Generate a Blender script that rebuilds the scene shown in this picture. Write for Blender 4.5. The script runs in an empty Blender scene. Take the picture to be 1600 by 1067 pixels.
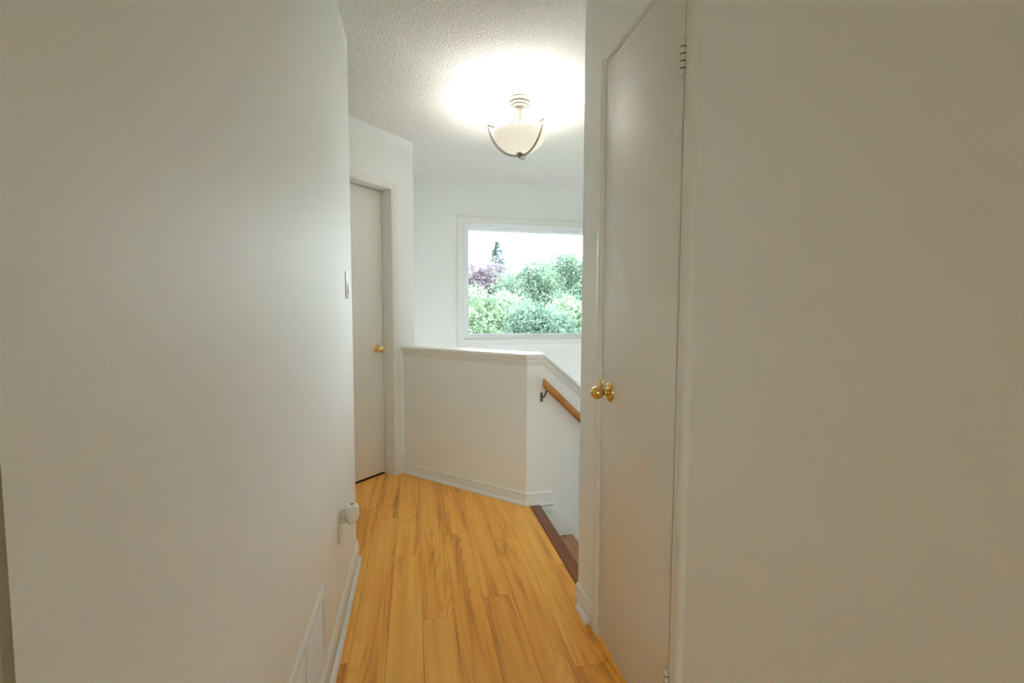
import bpy, bmesh, math, random
from mathutils import Vector, Matrix, noise
R = math.radians
sc = bpy.context.scene
COL = sc.collection

# ------------------------------------------------------------------ camera
H = 1.1936
yaw, pit, rol, FPX = R(11.9364), R(3.7446), R(0.2026), 720.93
Fv = Vector((math.sin(yaw)*math.cos(pit), math.cos(yaw)*math.cos(pit), -math.sin(pit)))
Rv = Vector((math.cos(yaw), -math.sin(yaw), 0)); Uv = Rv.cross(Fv)
R2 = Rv*math.cos(rol) + Uv*math.sin(rol); U2 = -Rv*math.sin(rol) + Uv*math.cos(rol)
cam = bpy.data.cameras.new('camera'); cam.sensor_width = 36; cam.lens = 36*FPX/1600
cam.clip_start = 0.02; cam.clip_end = 300
co = bpy.data.objects.new('camera', cam); COL.objects.link(co)
M = Matrix.Identity(4)
for i in range(3):
    M[i][0], M[i][1], M[i][2] = R2[i], U2[i], -Fv[i]
M[2][3] = H
co.matrix_world = M
sc.camera = co
sc.cycles.max_bounces = 14; sc.cycles.diffuse_bounces = 9; sc.cycles.transparent_max_bounces = 8

# ------------------------------------------------------------------ world, exposure
W = bpy.data.worlds.new('overcast_sky'); sc.world = W; W.use_nodes = True
wn = W.node_tree.nodes; bg = wn['Background']
bg.inputs[0].default_value = (0.83, 0.93, 1.0, 1); bg.inputs[1].default_value = 9.2
vs = sc.view_settings
vs.view_transform = 'Standard'; vs.look = 'None'; vs.gamma = 1; vs.exposure = 0.88
vs.use_curve_mapping = False
LAMP_W = 30.0        # each of the two bulbs in the ceiling lamp
STAIR_FILL_W = 38.0     # unseen fill lamp added low in the stairwell
REAR_FILL_W = 1.0         # unseen fill lamp added behind the camera

# ------------------------------------------------------------------ material helpers
def new_mat(name):
    m = bpy.data.materials.new(name); m.use_nodes = True
    nt = m.node_tree; return m, nt, nt.nodes, nt.links, nt.nodes['Principled BSDF']
def tex_obj(nt, scale=(1, 1, 1)):
    tc = nt.nodes.new('ShaderNodeTexCoord'); mp = nt.nodes.new('ShaderNodeMapping')
    mp.inputs['Scale'].default_value = scale
    nt.links.new(tc.outputs['Object'], mp.inputs[0]); return mp
def paint(name, col, rough, bump_scale=0, bump=0.0, dist=0.001, detail=3, coat=0):
    m, nt, n, l, b = new_mat(name)
    b.inputs['Base Color'].default_value = (*col, 1); b.inputs['Roughness'].default_value = rough
    b.inputs['Coat Weight'].default_value = coat
    mp = tex_obj(nt)
    nz = n.new('ShaderNodeTexNoise'); nz.inputs['Scale'].default_value = bump_scale or 40
    nz.inputs['Detail'].default_value = detail; l.new(mp.outputs[0], nz.inputs[0])
    bp = n.new('ShaderNodeBump'); bp.inputs['Strength'].default_value = bump; bp.inputs['Distance'].default_value = dist
    l.new(nz.outputs[0], bp.inputs['Height']); l.new(bp.outputs[0], b.inputs['Normal'])
    nz2 = n.new('ShaderNodeTexNoise'); nz2.inputs['Scale'].default_value = 1.7; l.new(mp.outputs[0], nz2.inputs[0])
    mx = n.new('ShaderNodeMix'); mx.data_type = 'RGBA'
    mx.inputs[6].default_value = (*[c*0.985 for c in col], 1); mx.inputs[7].default_value = (*[min(1, c*1.01) for c in col], 1)
    l.new(nz2.outputs[0], mx.inputs[0]); l.new(mx.outputs[2], b.inputs['Base Color'])
    return m
WALLC = (0.858, 0.868, 0.848)
m_wall = paint('wall_paint', WALLC, 0.55, 130, 0.25, 0.0012)
m_wall_shade = paint('shaded_wall_paint', (0.34, 0.295, 0.21), 0.6, 130, 0.2, 0.001)  # dark brown stands in for shade on the near return wall
m_cream = paint('cream_paint', (0.82, 0.78, 0.67), 0.6, 130, 0.2, 0.001)
m_trim = paint('trim_paint', (0.82, 0.81, 0.77), 0.28, 60, 0.05, 0.001)
m_door = paint('door_paint', (0.80, 0.785, 0.735), 0.30, 220, 0.05, 0.0006)
m_vinyl = paint('window_vinyl', (0.84, 0.86, 0.88), 0.3, 60, 0.0)
m_plastic = paint('white_plastic', (0.85, 0.85, 0.84), 0.32, 60, 0.0)
m_ceramic = paint('freshener_plastic', (0.80, 0.80, 0.76), 0.25, 60, 0.0)
m_vent = paint('vent_enamel', (0.82, 0.83, 0.82), 0.35, 60, 0.0)
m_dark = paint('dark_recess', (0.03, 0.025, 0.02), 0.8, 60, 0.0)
m_sub = paint('subfloor_board', (0.10, 0.055, 0.025), 0.9, 60, 0.0)
m_knuckle = paint('painted_hinge', (0.74, 0.72, 0.66), 0.35, 300, 0.2, 0.0005)

def popcorn():
    m, nt, n, l, b = new_mat('popcorn_ceiling')
    b.inputs['Roughness'].default_value = 0.95
    mp = tex_obj(nt)
    v = n.new('ShaderNodeTexVoronoi'); v.inputs['Scale'].default_value = 125; l.new(mp.outputs[0], v.inputs[0])
    nz = n.new('ShaderNodeTexNoise'); nz.inputs['Scale'].default_value = 95; nz.inputs['Detail'].default_value = 4
    nz.inputs['Roughness'].default_value = 0.65; l.new(mp.outputs[0], nz.inputs[0])
    ad = n.new('ShaderNodeMath'); ad.operation = 'SUBTRACT'; l.new(nz.outputs[0], ad.inputs[0])
    mu = n.new('ShaderNodeMath'); mu.operation = 'MULTIPLY'; mu.inputs[1].default_value = 0.35
    l.new(v.outputs['Distance'], mu.inputs[0]); l.new(mu.outputs[0], ad.inputs[1])
    bp = n.new('ShaderNodeBump'); bp.inputs['Strength'].default_value = 1.0; bp.inputs['Distance'].default_value = 0.008
    l.new(ad.outputs[0], bp.inputs['Height']); l.new(bp.outputs[0], b.inputs['Normal'])
    cr = n.new('ShaderNodeValToRGB'); l.new(ad.outputs[0], cr.inputs[0])
    cr.color_ramp.elements[0].position = 0.18; cr.color_ramp.elements[0].color = (0.80, 0.785, 0.75, 1)
    cr.color_ramp.elements[1].position = 0.48; cr.color_ramp.elements[1].color = (0.90, 0.89, 0.865, 1)
    l.new(cr.outputs[0], b.inputs['Base Color'])
    return m
m_ceil = popcorn()

def metal(name, col, rough):
    m, nt, n, l, b = new_mat(name)
    b.inputs['Metallic'].default_value = 1; b.inputs['Base Color'].default_value = (*col, 1)
    mp = tex_obj(nt); nz = n.new('ShaderNodeTexNoise'); nz.inputs['Scale'].default_value = 90
    l.new(mp.outputs[0], nz.inputs[0])
    mr = n.new('ShaderNodeMapRange'); mr.inputs[3].default_value = rough*0.8; mr.inputs[4].default_value = rough*1.25
    l.new(nz.outputs[0], mr.inputs[0]); l.new(mr.outputs[0], b.inputs['Roughness'])
    return m
m_brass = metal('polished_brass', (0.74, 0.50, 0.16), 0.12)
m_brass_light = metal('bright_brass', (0.95, 0.74, 0.34), 0.16)
m_nickel = metal('brushed_nickel', (0.38, 0.355, 0.31), 0.30)
m_bronze = metal('dull_bracket_metal', (0.20, 0.15, 0.09), 0.4)

def wood(name, c_dark, c_mid, c_light, rough, axis='Y', stretch=0.16, rings=30, scale=1.0, cath=1.0, coat=0.0):
    """straight fine grain plus cathedral figure, shifted per object"""
    m, nt, n, l, b = new_mat(name)
    b.inputs['Coat Weight'].default_value = coat; b.inputs['Coat Roughness'].default_value = 0.18
    tc = n.new('ShaderNodeTexCoord'); oi = n.new('ShaderNodeObjectInfo')
    sh = n.new('ShaderNodeVectorMath'); sh.operation = 'MULTIPLY_ADD'
    cb = n.new('ShaderNodeCombineXYZ')
    for i, k in enumerate((7.3, 31.7, 13.1)):
        mm = n.new('ShaderNodeMath'); mm.operation = 'MULTIPLY'; mm.inputs[1].default_value = k
        l.new(oi.outputs['Random'], mm.inputs[0]); l.new(mm.outputs[0], cb.inputs[i])
    add = n.new('ShaderNodeVectorMath'); add.operation = 'ADD'
    l.new(tc.outputs['Object'], add.inputs[0]); l.new(cb.outputs[0], add.inputs[1])
    def mapped(sx, sy, sz):
        mp = n.new('ShaderNodeMapping'); mp.inputs['Scale'].default_value = (sx, sy, sz) if axis == 'Y' else (sy, sx, sz)
        l.new(add.outputs[0], mp.inputs[0]); return mp
    # cathedral: contour lines of a stretched smooth noise
    mp = mapped(7.0*scale, 7.0*stretch*scale, 1.0)
    nz = n.new('ShaderNodeTexNoise'); nz.inputs['Scale'].default_value = 1.0; nz.inputs['Detail'].default_value = 1.2
    nz.inputs['Roughness'].default_value = 0.35; nz.inputs['Distortion'].default_value = 0.25
    l.new(mp.outputs[0], nz.inputs[0])
    k = n.new('ShaderNodeMath'); k.operation = 'MULTIPLY'; k.inputs[1].default_value = rings; l.new(nz.outputs[0], k.inputs[0])
    fr = n.new('ShaderNodeMath'); fr.operation = 'PINGPONG'; fr.inputs[1].default_value = 1.0; l.new(k.outputs[0], fr.inputs[0])
    # fine fibre
    mp2 = mapped(150*scale, 3.0*scale, 1.0)
    nf = n.new('ShaderNodeTexNoise'); nf.inputs['Scale'].default_value = 1.0; nf.inputs['Detail'].default_value = 4
    l.new(mp2.outputs[0], nf.inputs[0])
    # broad tone bands along the board
    mp3 = mapped(16*scale, 0.7*scale, 1.0)
    nb = n.new('ShaderNodeTexNoise'); nb.inputs['Scale'].default_value = 1.0; nb.inputs['Detail'].default_value = 2
    l.new(mp3.outputs[0], nb.inputs[0])
    # where the figure shows
    mp4 = mapped(6.0*scale, 1.1*scale, 1.0)
    ng = n.new('ShaderNodeTexNoise'); ng.inputs['Scale'].default_value = 1.0; ng.inputs['Detail'].default_value = 0
    l.new(mp4.outputs[0], ng.inputs[0])
    rg = n.new('ShaderNodeMapRange'); rg.inputs[1].default_value = 0.44; rg.inputs[2].default_value = 0.58
    rg.inputs[3].default_value = 0.12; rg.inputs[4].default_value = cath
    l.new(ng.outputs[0], rg.inputs[0])
    def mth(op, a, bb):
        q = n.new('ShaderNodeMath'); q.operation = op
        for i, t in enumerate((a, bb)):
            if isinstance(t, (int, float)): q.inputs[i].default_value = t
            else: l.new(t, q.inputs[i])
        return q.outputs[0]
    pw = mth('POWER', fr.outputs[0], 1.5)
    fig = mth('MULTIPLY', mth('SUBTRACT', pw, 0.40), rg.outputs[0])
    fig = mth('MULTIPLY', fig, -0.28)
    fine = mth('MULTIPLY', mth('SUBTRACT', nf.outputs[0], 0.5), 0.50)
    band = mth('MULTIPLY', mth('SUBTRACT', nb.outputs[0], 0.5), 1.5)
    rnd = mth('MULTIPLY', mth('SUBTRACT', oi.outputs['Random'], 0.5), 0.16)
    tot = mth('ADD', mth('ADD', mth('ADD', fig, fine), mth('ADD', band, rnd)), 0.55)
    cr = n.new('ShaderNodeValToRGB'); l.new(tot, cr.inputs[0])
    e = cr.color_ramp.elements
    e[0].position = 0.16; e[0].color = (*c_dark, 1); e[1].position = 0.90; e[1].color = (*c_light, 1)
    x = e.new(0.52); x.color = (*c_mid, 1)
    l.new(cr.outputs[0], b.inputs['Base Color'])
    b.inputs['Roughness'].default_value = rough; b.inputs['Specular IOR Level'].default_value = 0.3
    bp = n.new('ShaderNodeBump'); bp.inputs['Strength'].default_value = 0.12; bp.inputs['Distance'].default_value = 0.0008
    l.new(nf.outputs[0], bp.inputs['Height']); l.new(bp.outputs[0], b.inputs['Normal'])
    return m
m_plank = wood('laminate_plank', (0.58, 0.225, 0.036), (0.92, 0.43, 0.075), (1.0, 0.57, 0.125), 0.36, stretch=0.085, rings=40, scale=1.25)
m_rail = wood('handrail_wood', (0.28, 0.10, 0.025), (0.46, 0.19, 0.05), (0.58, 0.27, 0.08), 0.3, axis='X', stretch=0.1, rings=12)
m_nose = wood('stained_nosing', (0.15, 0.052, 0.025), (0.23, 0.085, 0.042), (0.29, 0.115, 0.058), 0.45, stretch=0.1, rings=8)
m_tread = wood('bare_pine_tread', (0.30, 0.15, 0.07), (0.42, 0.23, 0.11), (0.50, 0.29, 0.15), 0.6, stretch=0.12, rings=10)

def frosted():
    m, nt, n, l, b = new_mat('frosted_lamp_glass')
    n.remove(b)
    out = n['Material Output']
    tr = n.new('ShaderNodeBsdfTranslucent'); tr.inputs[0].default_value = (0.50, 0.48, 0.43, 1)
    df = n.new('ShaderNodeBsdfDiffuse'); df.inputs[0].default_value = (0.80, 0.78, 0.72, 1)
    gl = n.new('ShaderNodeBsdfGlossy'); gl.inputs['Roughness'].default_value = 0.2
    em = n.new('ShaderNodeEmission'); em.inputs[0].default_value = (1.0, 0.93, 0.78, 1); em.inputs[1].default_value = 0.18
    mx = n.new('ShaderNodeMixShader'); mx.inputs[0].default_value = 0.09
    l.new(df.outputs[0], mx.inputs[1]); l.new(tr.outputs[0], mx.inputs[2])
    m2 = n.new('ShaderNodeMixShader'); m2.inputs[0].default_value = 0.04
    l.new(mx.outputs[0], m2.inputs[1]); l.new(gl.outputs[0], m2.inputs[2])
    ad = n.new('ShaderNodeAddShader'); l.new(m2.outputs[0], ad.inputs[0]); l.new(em.outputs[0], ad.inputs[1])
    l.new(ad.outputs[0], out.inputs[0]); return m
m_frost = frosted()
def bulb_mat():
    m, nt, n, l, b = new_mat('lit_bulb')
    b.inputs['Base Color'].default_value = (1, 1, 1, 1)
    b.inputs['Emission Color'].default_value = (1, 0.93, 0.82, 1); b.inputs['Emission Strength'].default_value = 12
    return m
m_bulb = bulb_mat()
def glass_mat(name='window_glass', col=(0.97, 0.985, 0.98)):
    m, nt, n, l, b = new_mat(name)
    n.remove(b); out = n['Material Output']
    t = n.new('ShaderNodeBsdfTransparent'); t.inputs[0].default_value = (*col, 1)
    g = n.new('ShaderNodeBsdfGlossy'); g.inputs['Roughness'].default_value = 0.01
    f = n.new('ShaderNodeFresnel'); f.inputs[0].default_value = 1.45
    mx = n.new('ShaderNodeMixShader'); l.new(f.outputs[0], mx.inputs[0]); l.new(t.outputs[0], mx.inputs[1]); l.new(g.outputs[0], mx.inputs[2])
    l.new(mx.outputs[0], out.inputs[0]); return m
m_glass = glass_mat()
m_fill_glass = glass_mat('warm_fill_glass', (0.70, 0.705, 0.645))  # tint chosen to warm the fill from the added rear window
def leaf_mat(name, c1, c2, trans=0.5):
    m, nt, n, l, b = new_mat(name); n.remove(b); out = n['Material Output']
    tc = n.new('ShaderNodeTexCoord'); nz = n.new('ShaderNodeTexNoise'); nz.inputs['Scale'].default_value = 2.2
    nz.inputs['Detail'].default_value = 5; l.new(tc.outputs['Object'], nz.inputs[0])
    cr = n.new('ShaderNodeValToRGB'); cr.color_ramp.elements[0].position = 0.38; cr.color_ramp.elements[1].position = 0.62
    cr.color_ramp.elements[0].color = (*c1, 1); cr.color_ramp.elements[1].color = (*c2, 1); l.new(nz.outputs[0], cr.inputs[0])
    d = n.new('ShaderNodeBsdfDiffuse'); t = n.new('ShaderNodeBsdfTranslucent')
    l.new(cr.outputs[0], d.inputs[0]); l.new(cr.outputs[0], t.inputs[0])
    mx = n.new('ShaderNodeMixShader'); mx.inputs[0].default_value = trans
    l.new(d.outputs[0], mx.inputs[1]); l.new(t.outputs[0], mx.inputs[2]); l.new(mx.outputs[0], out.inputs[0]); return m
m_leaf_mid = leaf_mat('maple_leaves', (0.107, 0.162, 0.12), (0.2148, 0.3, 0.2072))
m_leaf_light = leaf_mat('pale_leaves', (0.1532, 0.2244, 0.1403), (0.3034, 0.3884, 0.257))
m_leaf_dark = leaf_mat('dense_leaves', (0.0864, 0.1381, 0.1122), (0.1848, 0.2622, 0.1926))
m_leaf_purple = leaf_mat('plum_leaves', (0.131, 0.0998, 0.1233), (0.2912, 0.2445, 0.2726))
m_spruce = leaf_mat('spruce_needles', (0.1123, 0.147, 0.1514), (0.2314, 0.2833, 0.2729), 0.1)
m_bark = paint('tree_bark', (0.16, 0.13, 0.11), 0.9, 14, 0.6, 0.02)
m_grass = paint('lawn_grass', (0.10, 0.17, 0.07), 0.95, 9, 0.6, 0.02)

# ------------------------------------------------------------------ mesh helpers
def prop(o, label=None, cat=None, group=None, kind=None):
    if label: o['label'] = label
    if cat: o['category'] = cat
    if group: o['group'] = group
    if kind: o['kind'] = kind
    return o
def mesh_obj(name, verts, faces, mat, parent=None, smooth=False, loc=None, bevel=0, angle=35):
    me = bpy.data.meshes.new(name)
    loc = Vector(loc) if loc is not None else Vector((0, 0, 0))
    me.from_pydata([tuple(Vector(v)-loc) for v in verts], [], faces)
    bm = bmesh.new(); bm.from_mesh(me)
    bmesh.ops.remove_doubles(bm, verts=bm.verts, dist=1e-6)
    bmesh.ops.recalc_face_normals(bm, faces=bm.faces)
    if bevel:
        ed = [e for e in bm.edges if len(e.link_faces) == 2 and e.calc_face_angle(0) > R(25)]
        bmesh.ops.bevel(bm, geom=ed, offset=bevel, segments=2, profile=0.5, affect='EDGES', clamp_overlap=True)
    bm.to_mesh(me); bm.free()
    me.materials.append(mat)
    if smooth or bevel:
        me.polygons.foreach_set('use_smooth', [True]*len(me.polygons))
        me.set_sharp_from_angle(angle=R(angle))
    o = bpy.data.objects.new(name, me); COL.objects.link(o)
    o.location = loc
    if parent:
        o.parent = parent
        o.location = loc - parent.location if not parent.parent else loc - parent.location - parent.parent.location
    return o
def empty(name, loc=(0, 0, 0)):
    o = bpy.data.objects.new(name, None); COL.objects.link(o); o.location = loc
    o.empty_display_size = 0.1; return o
def box_vf(x0, x1, y0, y1, z0, z1):
    v = [(x, y, z) for z in (z0, z1) for y in (y0, y1) for x in (x0, x1)]
    f = [(0, 2, 3, 1), (4, 5, 7, 6), (0, 1, 5, 4), (2, 6, 7, 3), (0, 4, 6, 2), (1, 3, 7, 5)]
    return v, f
def join_vf(parts):
    V, F = [], []
    for v, f in parts:
        b = len(V); V += list(v); F += [tuple(i+b for i in q) for q in f]
    return V, F
def box(name, x0, x1, y0, y1, z0, z1, mat, parent=None, bevel=0):
    v, f = box_vf(x0, x1, y0, y1, z0, z1)
    return mesh_obj(name, v, f, mat, parent, bevel=bevel, loc=((x0+x1)/2, (y0+y1)/2, (z0+z1)/2))
def prism_vf(poly, z0, z1):
    n = len(poly)
    v = [(x, y, z0) for x, y in poly] + [(x, y, z1) for x, y in poly]
    f = [tuple(range(n))[::-1], tuple(range(n, 2*n))] + [(i, (i+1) % n, n+(i+1) % n, n+i) for i in range(n)]
    return v, f
def prism(name, poly, z0, z1, mat, parent=None, bevel=0):
    v, f = prism_vf(poly, z0, z1)
    cx = sum(p[0] for p in poly)/len(poly); cy = sum(p[1] for p in poly)/len(poly)
    return mesh_obj(name, v, f, mat, parent, bevel=bevel, loc=(cx, cy, z0))
def oriented_box_vf(o, a, b, c):      # origin corner and three edge vectors
    o, a, b, c = map(Vector, (o, a, b, c))
    v = [o+a*i+b*j+c*k for k in (0, 1) for j in (0, 1) for i in (0, 1)]
    f = [(0, 2, 3, 1), (4, 5, 7, 6), (0, 1, 5, 4), (2, 6, 7, 3), (0, 4, 6, 2), (1, 3, 7, 5)]
    return v, f
def lathe_vf(profile, segs=32, axis=Vector((0, 0, 1)), origin=Vector((0, 0, 0)), closed=False):
    """profile: (radius, distance along axis)"""
    axis = Vector(axis).normalized(); t = Vector((1, 0, 0)) if abs(axis.x) < 0.9 else Vector((0, 1, 0))
    u = axis.cross(t).normalized(); w = axis.cross(u)
    V, F = [], []
    for r, h in profile:
        for s in range(segs):
            a = 2*math.pi*s/segs
            V.append(Vector(origin)+axis*h+(u*math.cos(a)+w*math.sin(a))*max(r, 1e-5))
    n = len(profile)
    for i in range(n-1 if not closed else n):
        j = (i+1) % n
        for s in range(segs):
            s2 = (s+1) % segs
            F.append((i*segs+s, i*segs+s2, j*segs+s2, j*segs+s))
    if not closed:
        F.append(tuple(range(segs))[::-1]); F.append(tuple((n-1)*segs+s for s in range(segs)))
    return V, F
def lathe(name, profile, mat, origin, axis=(0, 0, 1), parent=None, segs=32, closed=False, angle=40):
    v, f = lathe_vf(profile, segs, axis, origin, closed)
    return mesh_obj(name, v, f, mat, parent, smooth=True, loc=origin, angle=angle)
def tube_vf(pts, radii, segs=10, flat=1.0, up=None):
    pts = [Vector(p) for p in pts]
    if isinstance(radii, (int, float)): radii = [radii]*len(pts)
    V, F = [], []; prev = None
    for i, p in enumerate(pts):
        t = (pts[min(i+1, len(pts)-1)]-pts[max(i-1, 0)]).normalized()
        ref = Vector(up) if up else Vector((0, 0, 1))
        if up is None and abs(t.z) > 0.95: ref = Vector((1, 0, 0))
        u = t.cross(ref)
        u = u.normalized() if u.length > 1e-4 else (prev or Vector((1, 0, 0)))
        w = u.cross(t).normalized(); prev = u
        for s in range(segs):
            a = 2*math.pi*s/segs
            V.append(p+(u*math.cos(a)+w*math.sin(a)*flat)*radii[i])
    for i in range(len(pts)-1):
        for s in range(segs):
            s2 = (s+1) % segs
            F.append((i*segs+s, i*segs+s2, (i+1)*segs+s2, (i+1)*segs+s))
    F.append(tuple(range(segs))[::-1]); F.append(tuple((len(pts)-1)*segs+s for s in range(segs)))
    return V, F
def tube(name, pts, radii, mat, parent=None, segs=10, flat=1.0, up=None):
    v, f = tube_vf(pts, radii, segs, flat, up)
    return mesh_obj(name, v, f, mat, parent, smooth=True, loc=pts[0])
def panel_wall_vf(us, zs, solid, P, thick):
    """grid of cells: us, zs breaks; solid(i,j) bool; P(u,z,d) -> point, d = depth 0..thick"""
    V, F, idx = [], [], {}
    def vid(i, j, k):
        if (i, j, k) not in idx:
            idx[(i, j, k)] = len(V); V.append(P(us[i], zs[j], thick*k))
        return idx[(i, j, k)]
    ni, nj = len(us)-1, len(zs)-1
    S = lambda i, j: 0 <= i < ni and 0 <= j < nj and solid(i, j)
    for i in range(ni):
        for j in range(nj):
            if not S(i, j): continue
            for k in (0, 1): F.append((vid(i, j, k), vid(i+1, j, k), vid(i+1, j+1, k), vid(i, j+1, k)))
            if not S(i-1, j): F.append((vid(i, j, 0), vid(i, j+1, 0), vid(i, j+1, 1), vid(i, j, 1)))
            if not S(i+1, j): F.append((vid(i+1, j, 0), vid(i+1, j+1, 0), vid(i+1, j+1, 1), vid(i+1, j, 1)))
            if not S(i, j-1): F.append((vid(i, j, 0), vid(i+1, j, 0), vid(i+1, j, 1), vid(i, j, 1)))
            if not S(i, j+1): F.append((vid(i, j+1, 0), vid(i+1, j+1, 0), vid(i+1, j+1, 1), vid(i, j+1, 1)))
    return V, F
def sweep_vf(path, profile, side=1, cap=True):
    """path: plan polyline [(x,y)]; profile: closed loop [(out, z)]; out to the right of travel when side=1"""
    P = [Vector(p) for p in path]; n = len(P); V, F = [], []; m = len(profile)
    for i in range(n):
        d1 = (P[i]-P[i-1]).normalized() if i else (P[1]-P[0]).normalized()
        d2 = (P[i+1]-P[i]).normalized() if i < n-1 else d1
        n1 = Vector((d1.y, -d1.x))*side; n2 = Vector((d2.y, -d2.x))*side
        b = (n1+n2); b = b/(b.length_squared/2) if b.length > 1e-6 else n1
        for o, z in profile: V.append((P[i].x+b.x*o, P[i].y+b.y*o, z))
    for i in range(n-1):
        for k in range(m):
            k2 = (k+1) % m; F.append((i*m+k, i*m+k2, (i+1)*m+k2, (i+1)*m+k))
    if cap: F.append(tuple(range(m))[::-1]); F.append(tuple((n-1)*m+k for k in range(m)))
    return V, F
def frame_sweep_vf(corners, profile, closed=True):
    """moulding round an opening: corners = list of (point, inward-diagonal out vector) ; profile (across, proud, normal)"""
    V, F = [], []; m = len(profile); n = len(corners)
    for p, o, nn in corners:
        p, o, nn = Vector(p), Vector(o), Vector(nn)
        for a, b in profile: V.append(p+o*a+nn*b)
    for i in range(n if closed else n-1):
        j = (i+1) % n
        for k in range(m):
            k2 = (k+1) % m; F.append((i*m+k, i*m+k2, j*m+k2, j*m+k))
    if not closed: F.append(tuple(range(m))[::-1]); F.append(tuple((n-1)*m+k for k in range(m)))
    return V, F

# ------------------------------------------------------------------ dimensions (metres)
C = 2.418                       # ceiling
XL, XR = -0.2888, 0.6534        # hall side walls
YL, YN = 2.301, 0.39            # far and near end of the left wall
YP, YH = 1.7478, 2.7058         # stair opening
XC = 0.6663                     # corner of the half wall
KQ = 3.533                      # angled wall: Y - X = KQ
KH = XC + YH                    # half wall: X + Y = KH
YW = 4.4224                     # window wall
ZL = -2.8                       # lower floor
XE, YB, XS = 4.0, -4.4, -2.6    # far right, behind camera, left room
D = math.sqrt(0.5)

def struct(o, label, cat): return prop(o, label, cat, kind='structure')

# ------------------------------------------------------------------ floor and planks
fl_poly = [(XS, YB), (0.676, YB), (0.676, YH-0.012), (0.660, KH-0.660), (-0.08, 3.452), (-0.30, 3.36+0.20), (-1.45, 2.31), (XS, 2.31)]
floor = prism('floor', fl_poly, -0.25, -0.0085, m_sub)
struct(floor, 'orange-brown wood laminate floor of long planks running down the hallway', 'floor')
PW, X0, PL = 0.1255, 0.019, 1.265
joint0 = {-3: 2.841, -2: 2.68, -1: 2.244, 0: 1.746, 1: 2.413, 2: 1.839, 3: 2.315, 4: 1.40, 5: 2.02, -4: 2.2, -5: 1.9}
rng = random.Random(4)
def clip(poly, a, b, c):                    # keep a*x+b*y <= c
    out = []
    for i in range(len(poly)):
        p, q = poly[i], poly[(i+1) % len(poly)]
        fp, fq = a*p[0]+b*p[1]-c, a*q[0]+b*q[1]-c
        if fp <= 0: out.append(p)
        if (fp < 0) != (fq < 0) and abs(fp-fq) > 1e-12:
            t = fp/(fp-fq); out.append((p[0]+(q[0]-p[0])*t, p[1]+(q[1]-p[1])*t))
    return out
for s in range(-21, 6):
    xa, xb = X0+s*PW, X0+(s+1)*PW
    j = joint0.get(s, rng.uniform(0.3, 2.4))
    k0 = math.floor((YB-j)/PL)
    for k in range(k0, 8):
        ya, yb = j+k*PL, j+(k+1)*PL
        yc = (ya+yb)/2
        if s < -3 and (ya > YN+0.02 and yb < YL-0.14): continue
        if s < -11 and ya > YN: continue
        pg = [(xa, ya), (xb, ya), (xb, yb), (xa, yb)]
        for a, b, c in ((0, -1, -YB), (1, 0, 0.6815), (1, 1, KH-0.002), (-1, 1, 3.68), (0, 1, 3.7), (-1, 0, 2.6)):
            pg = clip(pg, a, b, c)
            if len(pg) < 3: break
        if len(pg) < 3: continue
        clean = [pg[0]]
        for p in pg[1:]:
            if (Vector(p)-Vector(clean[-1])).length > 1e-4: clean.append(p)
        if (Vector(clean[0])-Vector(clean[-1])).length < 1e-4: clean.pop()
        if len(clean) < 3: continue
        cx = sum(p[0] for p in clean)/len(clean); cy = sum(p[1] for p in clean)/len(clean)
        ar = 0.5*abs(sum(clean[i][0]*clean[(i+1) % len(clean)][1]-clean[(i+1) % len(clean)][0]*clean[i][1] for i in range(len(clean))))
        if ar < 2e-4: continue
        def inset(d):
            o = []
            x0_, x1_ = min(p[0] for p in clean), max(p[0] for p in clean)
            y0_, y1_ = min(p[1] for p in clean), max(p[1] for p in clean)
            for x, y in clean:
                nx = min(max(x, x0_+d), x1_-d); ny = min(max(y, y0_+d), y1_-d); o.append((nx, ny))
            return o
        lo, hi = inset(0.0004), inset(0.0012); n = len(clean)
        v = [(x, y, -0.008) for x, y in lo]+[(x, y, -0.0008) for x, y in lo]+[(x, y, 0.0) for x, y in hi]
        f = [tuple(range(n))[::-1], tuple(range(2*n, 3*n))]
        for q in (0, n):
            f += [(q+i, q+(i+1) % n, q+n+(i+1) % n, q+n+i) for i in range(n)]
        me = bpy.data.meshes.new('plank'); me.from_pydata([(x-cx, y-cy, z) for x, y, z in v], [], f); me.update()
        me.materials.append(m_plank)
        o = bpy.data.objects.new('plank', me); COL.objects.link(o); o.parent = floor
        o.location = Vector((cx, cy, 0))-floor.location

# ------------------------------------------------------------------ walls
wl = prism('wall_left', [(XL, YN), (XL, YL), (-1.232, YL), (-1.232, YL-0.115), (XL-0.115, YL-0.115), (XL-0.115, YN+0.115), (XS-0.12, YN+0.115), (XS-0.12, YN)], 0, C, m_wall)
struct(wl, 'long white wall on the left with switch, outlet and grille', 'wall')
wn_ = box('wall_left_near', XS-0.12, XL-0.0005, YN-0.010, YN+0.0, 0, C, m_wall_shade); struct(wn_, 'wall of the next room turning away at the left edge, dark colour standing in for shade', 'wall')
wr_us = [YB, 1.05, 1.528, YP]; wr_zs = [0, 2.040, C]
# right wall: recessed 6 cm for the closet door, solid behind
def PR(u, z, d): return (XR+d, u, z)
v1 = panel_wall_vf(wr_us, wr_zs, lambda i, j: not (i == 1 and j == 0), PR, 0.058)
v2 = box_vf(XR+0.058, XR+0.115, YB, YP, 0, C)
wr = mesh_obj('wall_right', *join_vf([v1, v2]), m_wall); struct(wr, 'white wall on the right around the closet door', 'wall')
ws = box('wall_stair_near', XR+0.115, XE, YP-0.115, YP, ZL, C, m_wall); struct(ws, 'white wall closing the near side of the stairwell', 'wall')
wb = box('wall_stair_under', XR-0.10, XR+0.02, YP-0.115, YH+0.1, ZL, -0.26, m_wall); struct(wb, 'white wall under the landing edge in the stairwell', 'wall')
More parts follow.
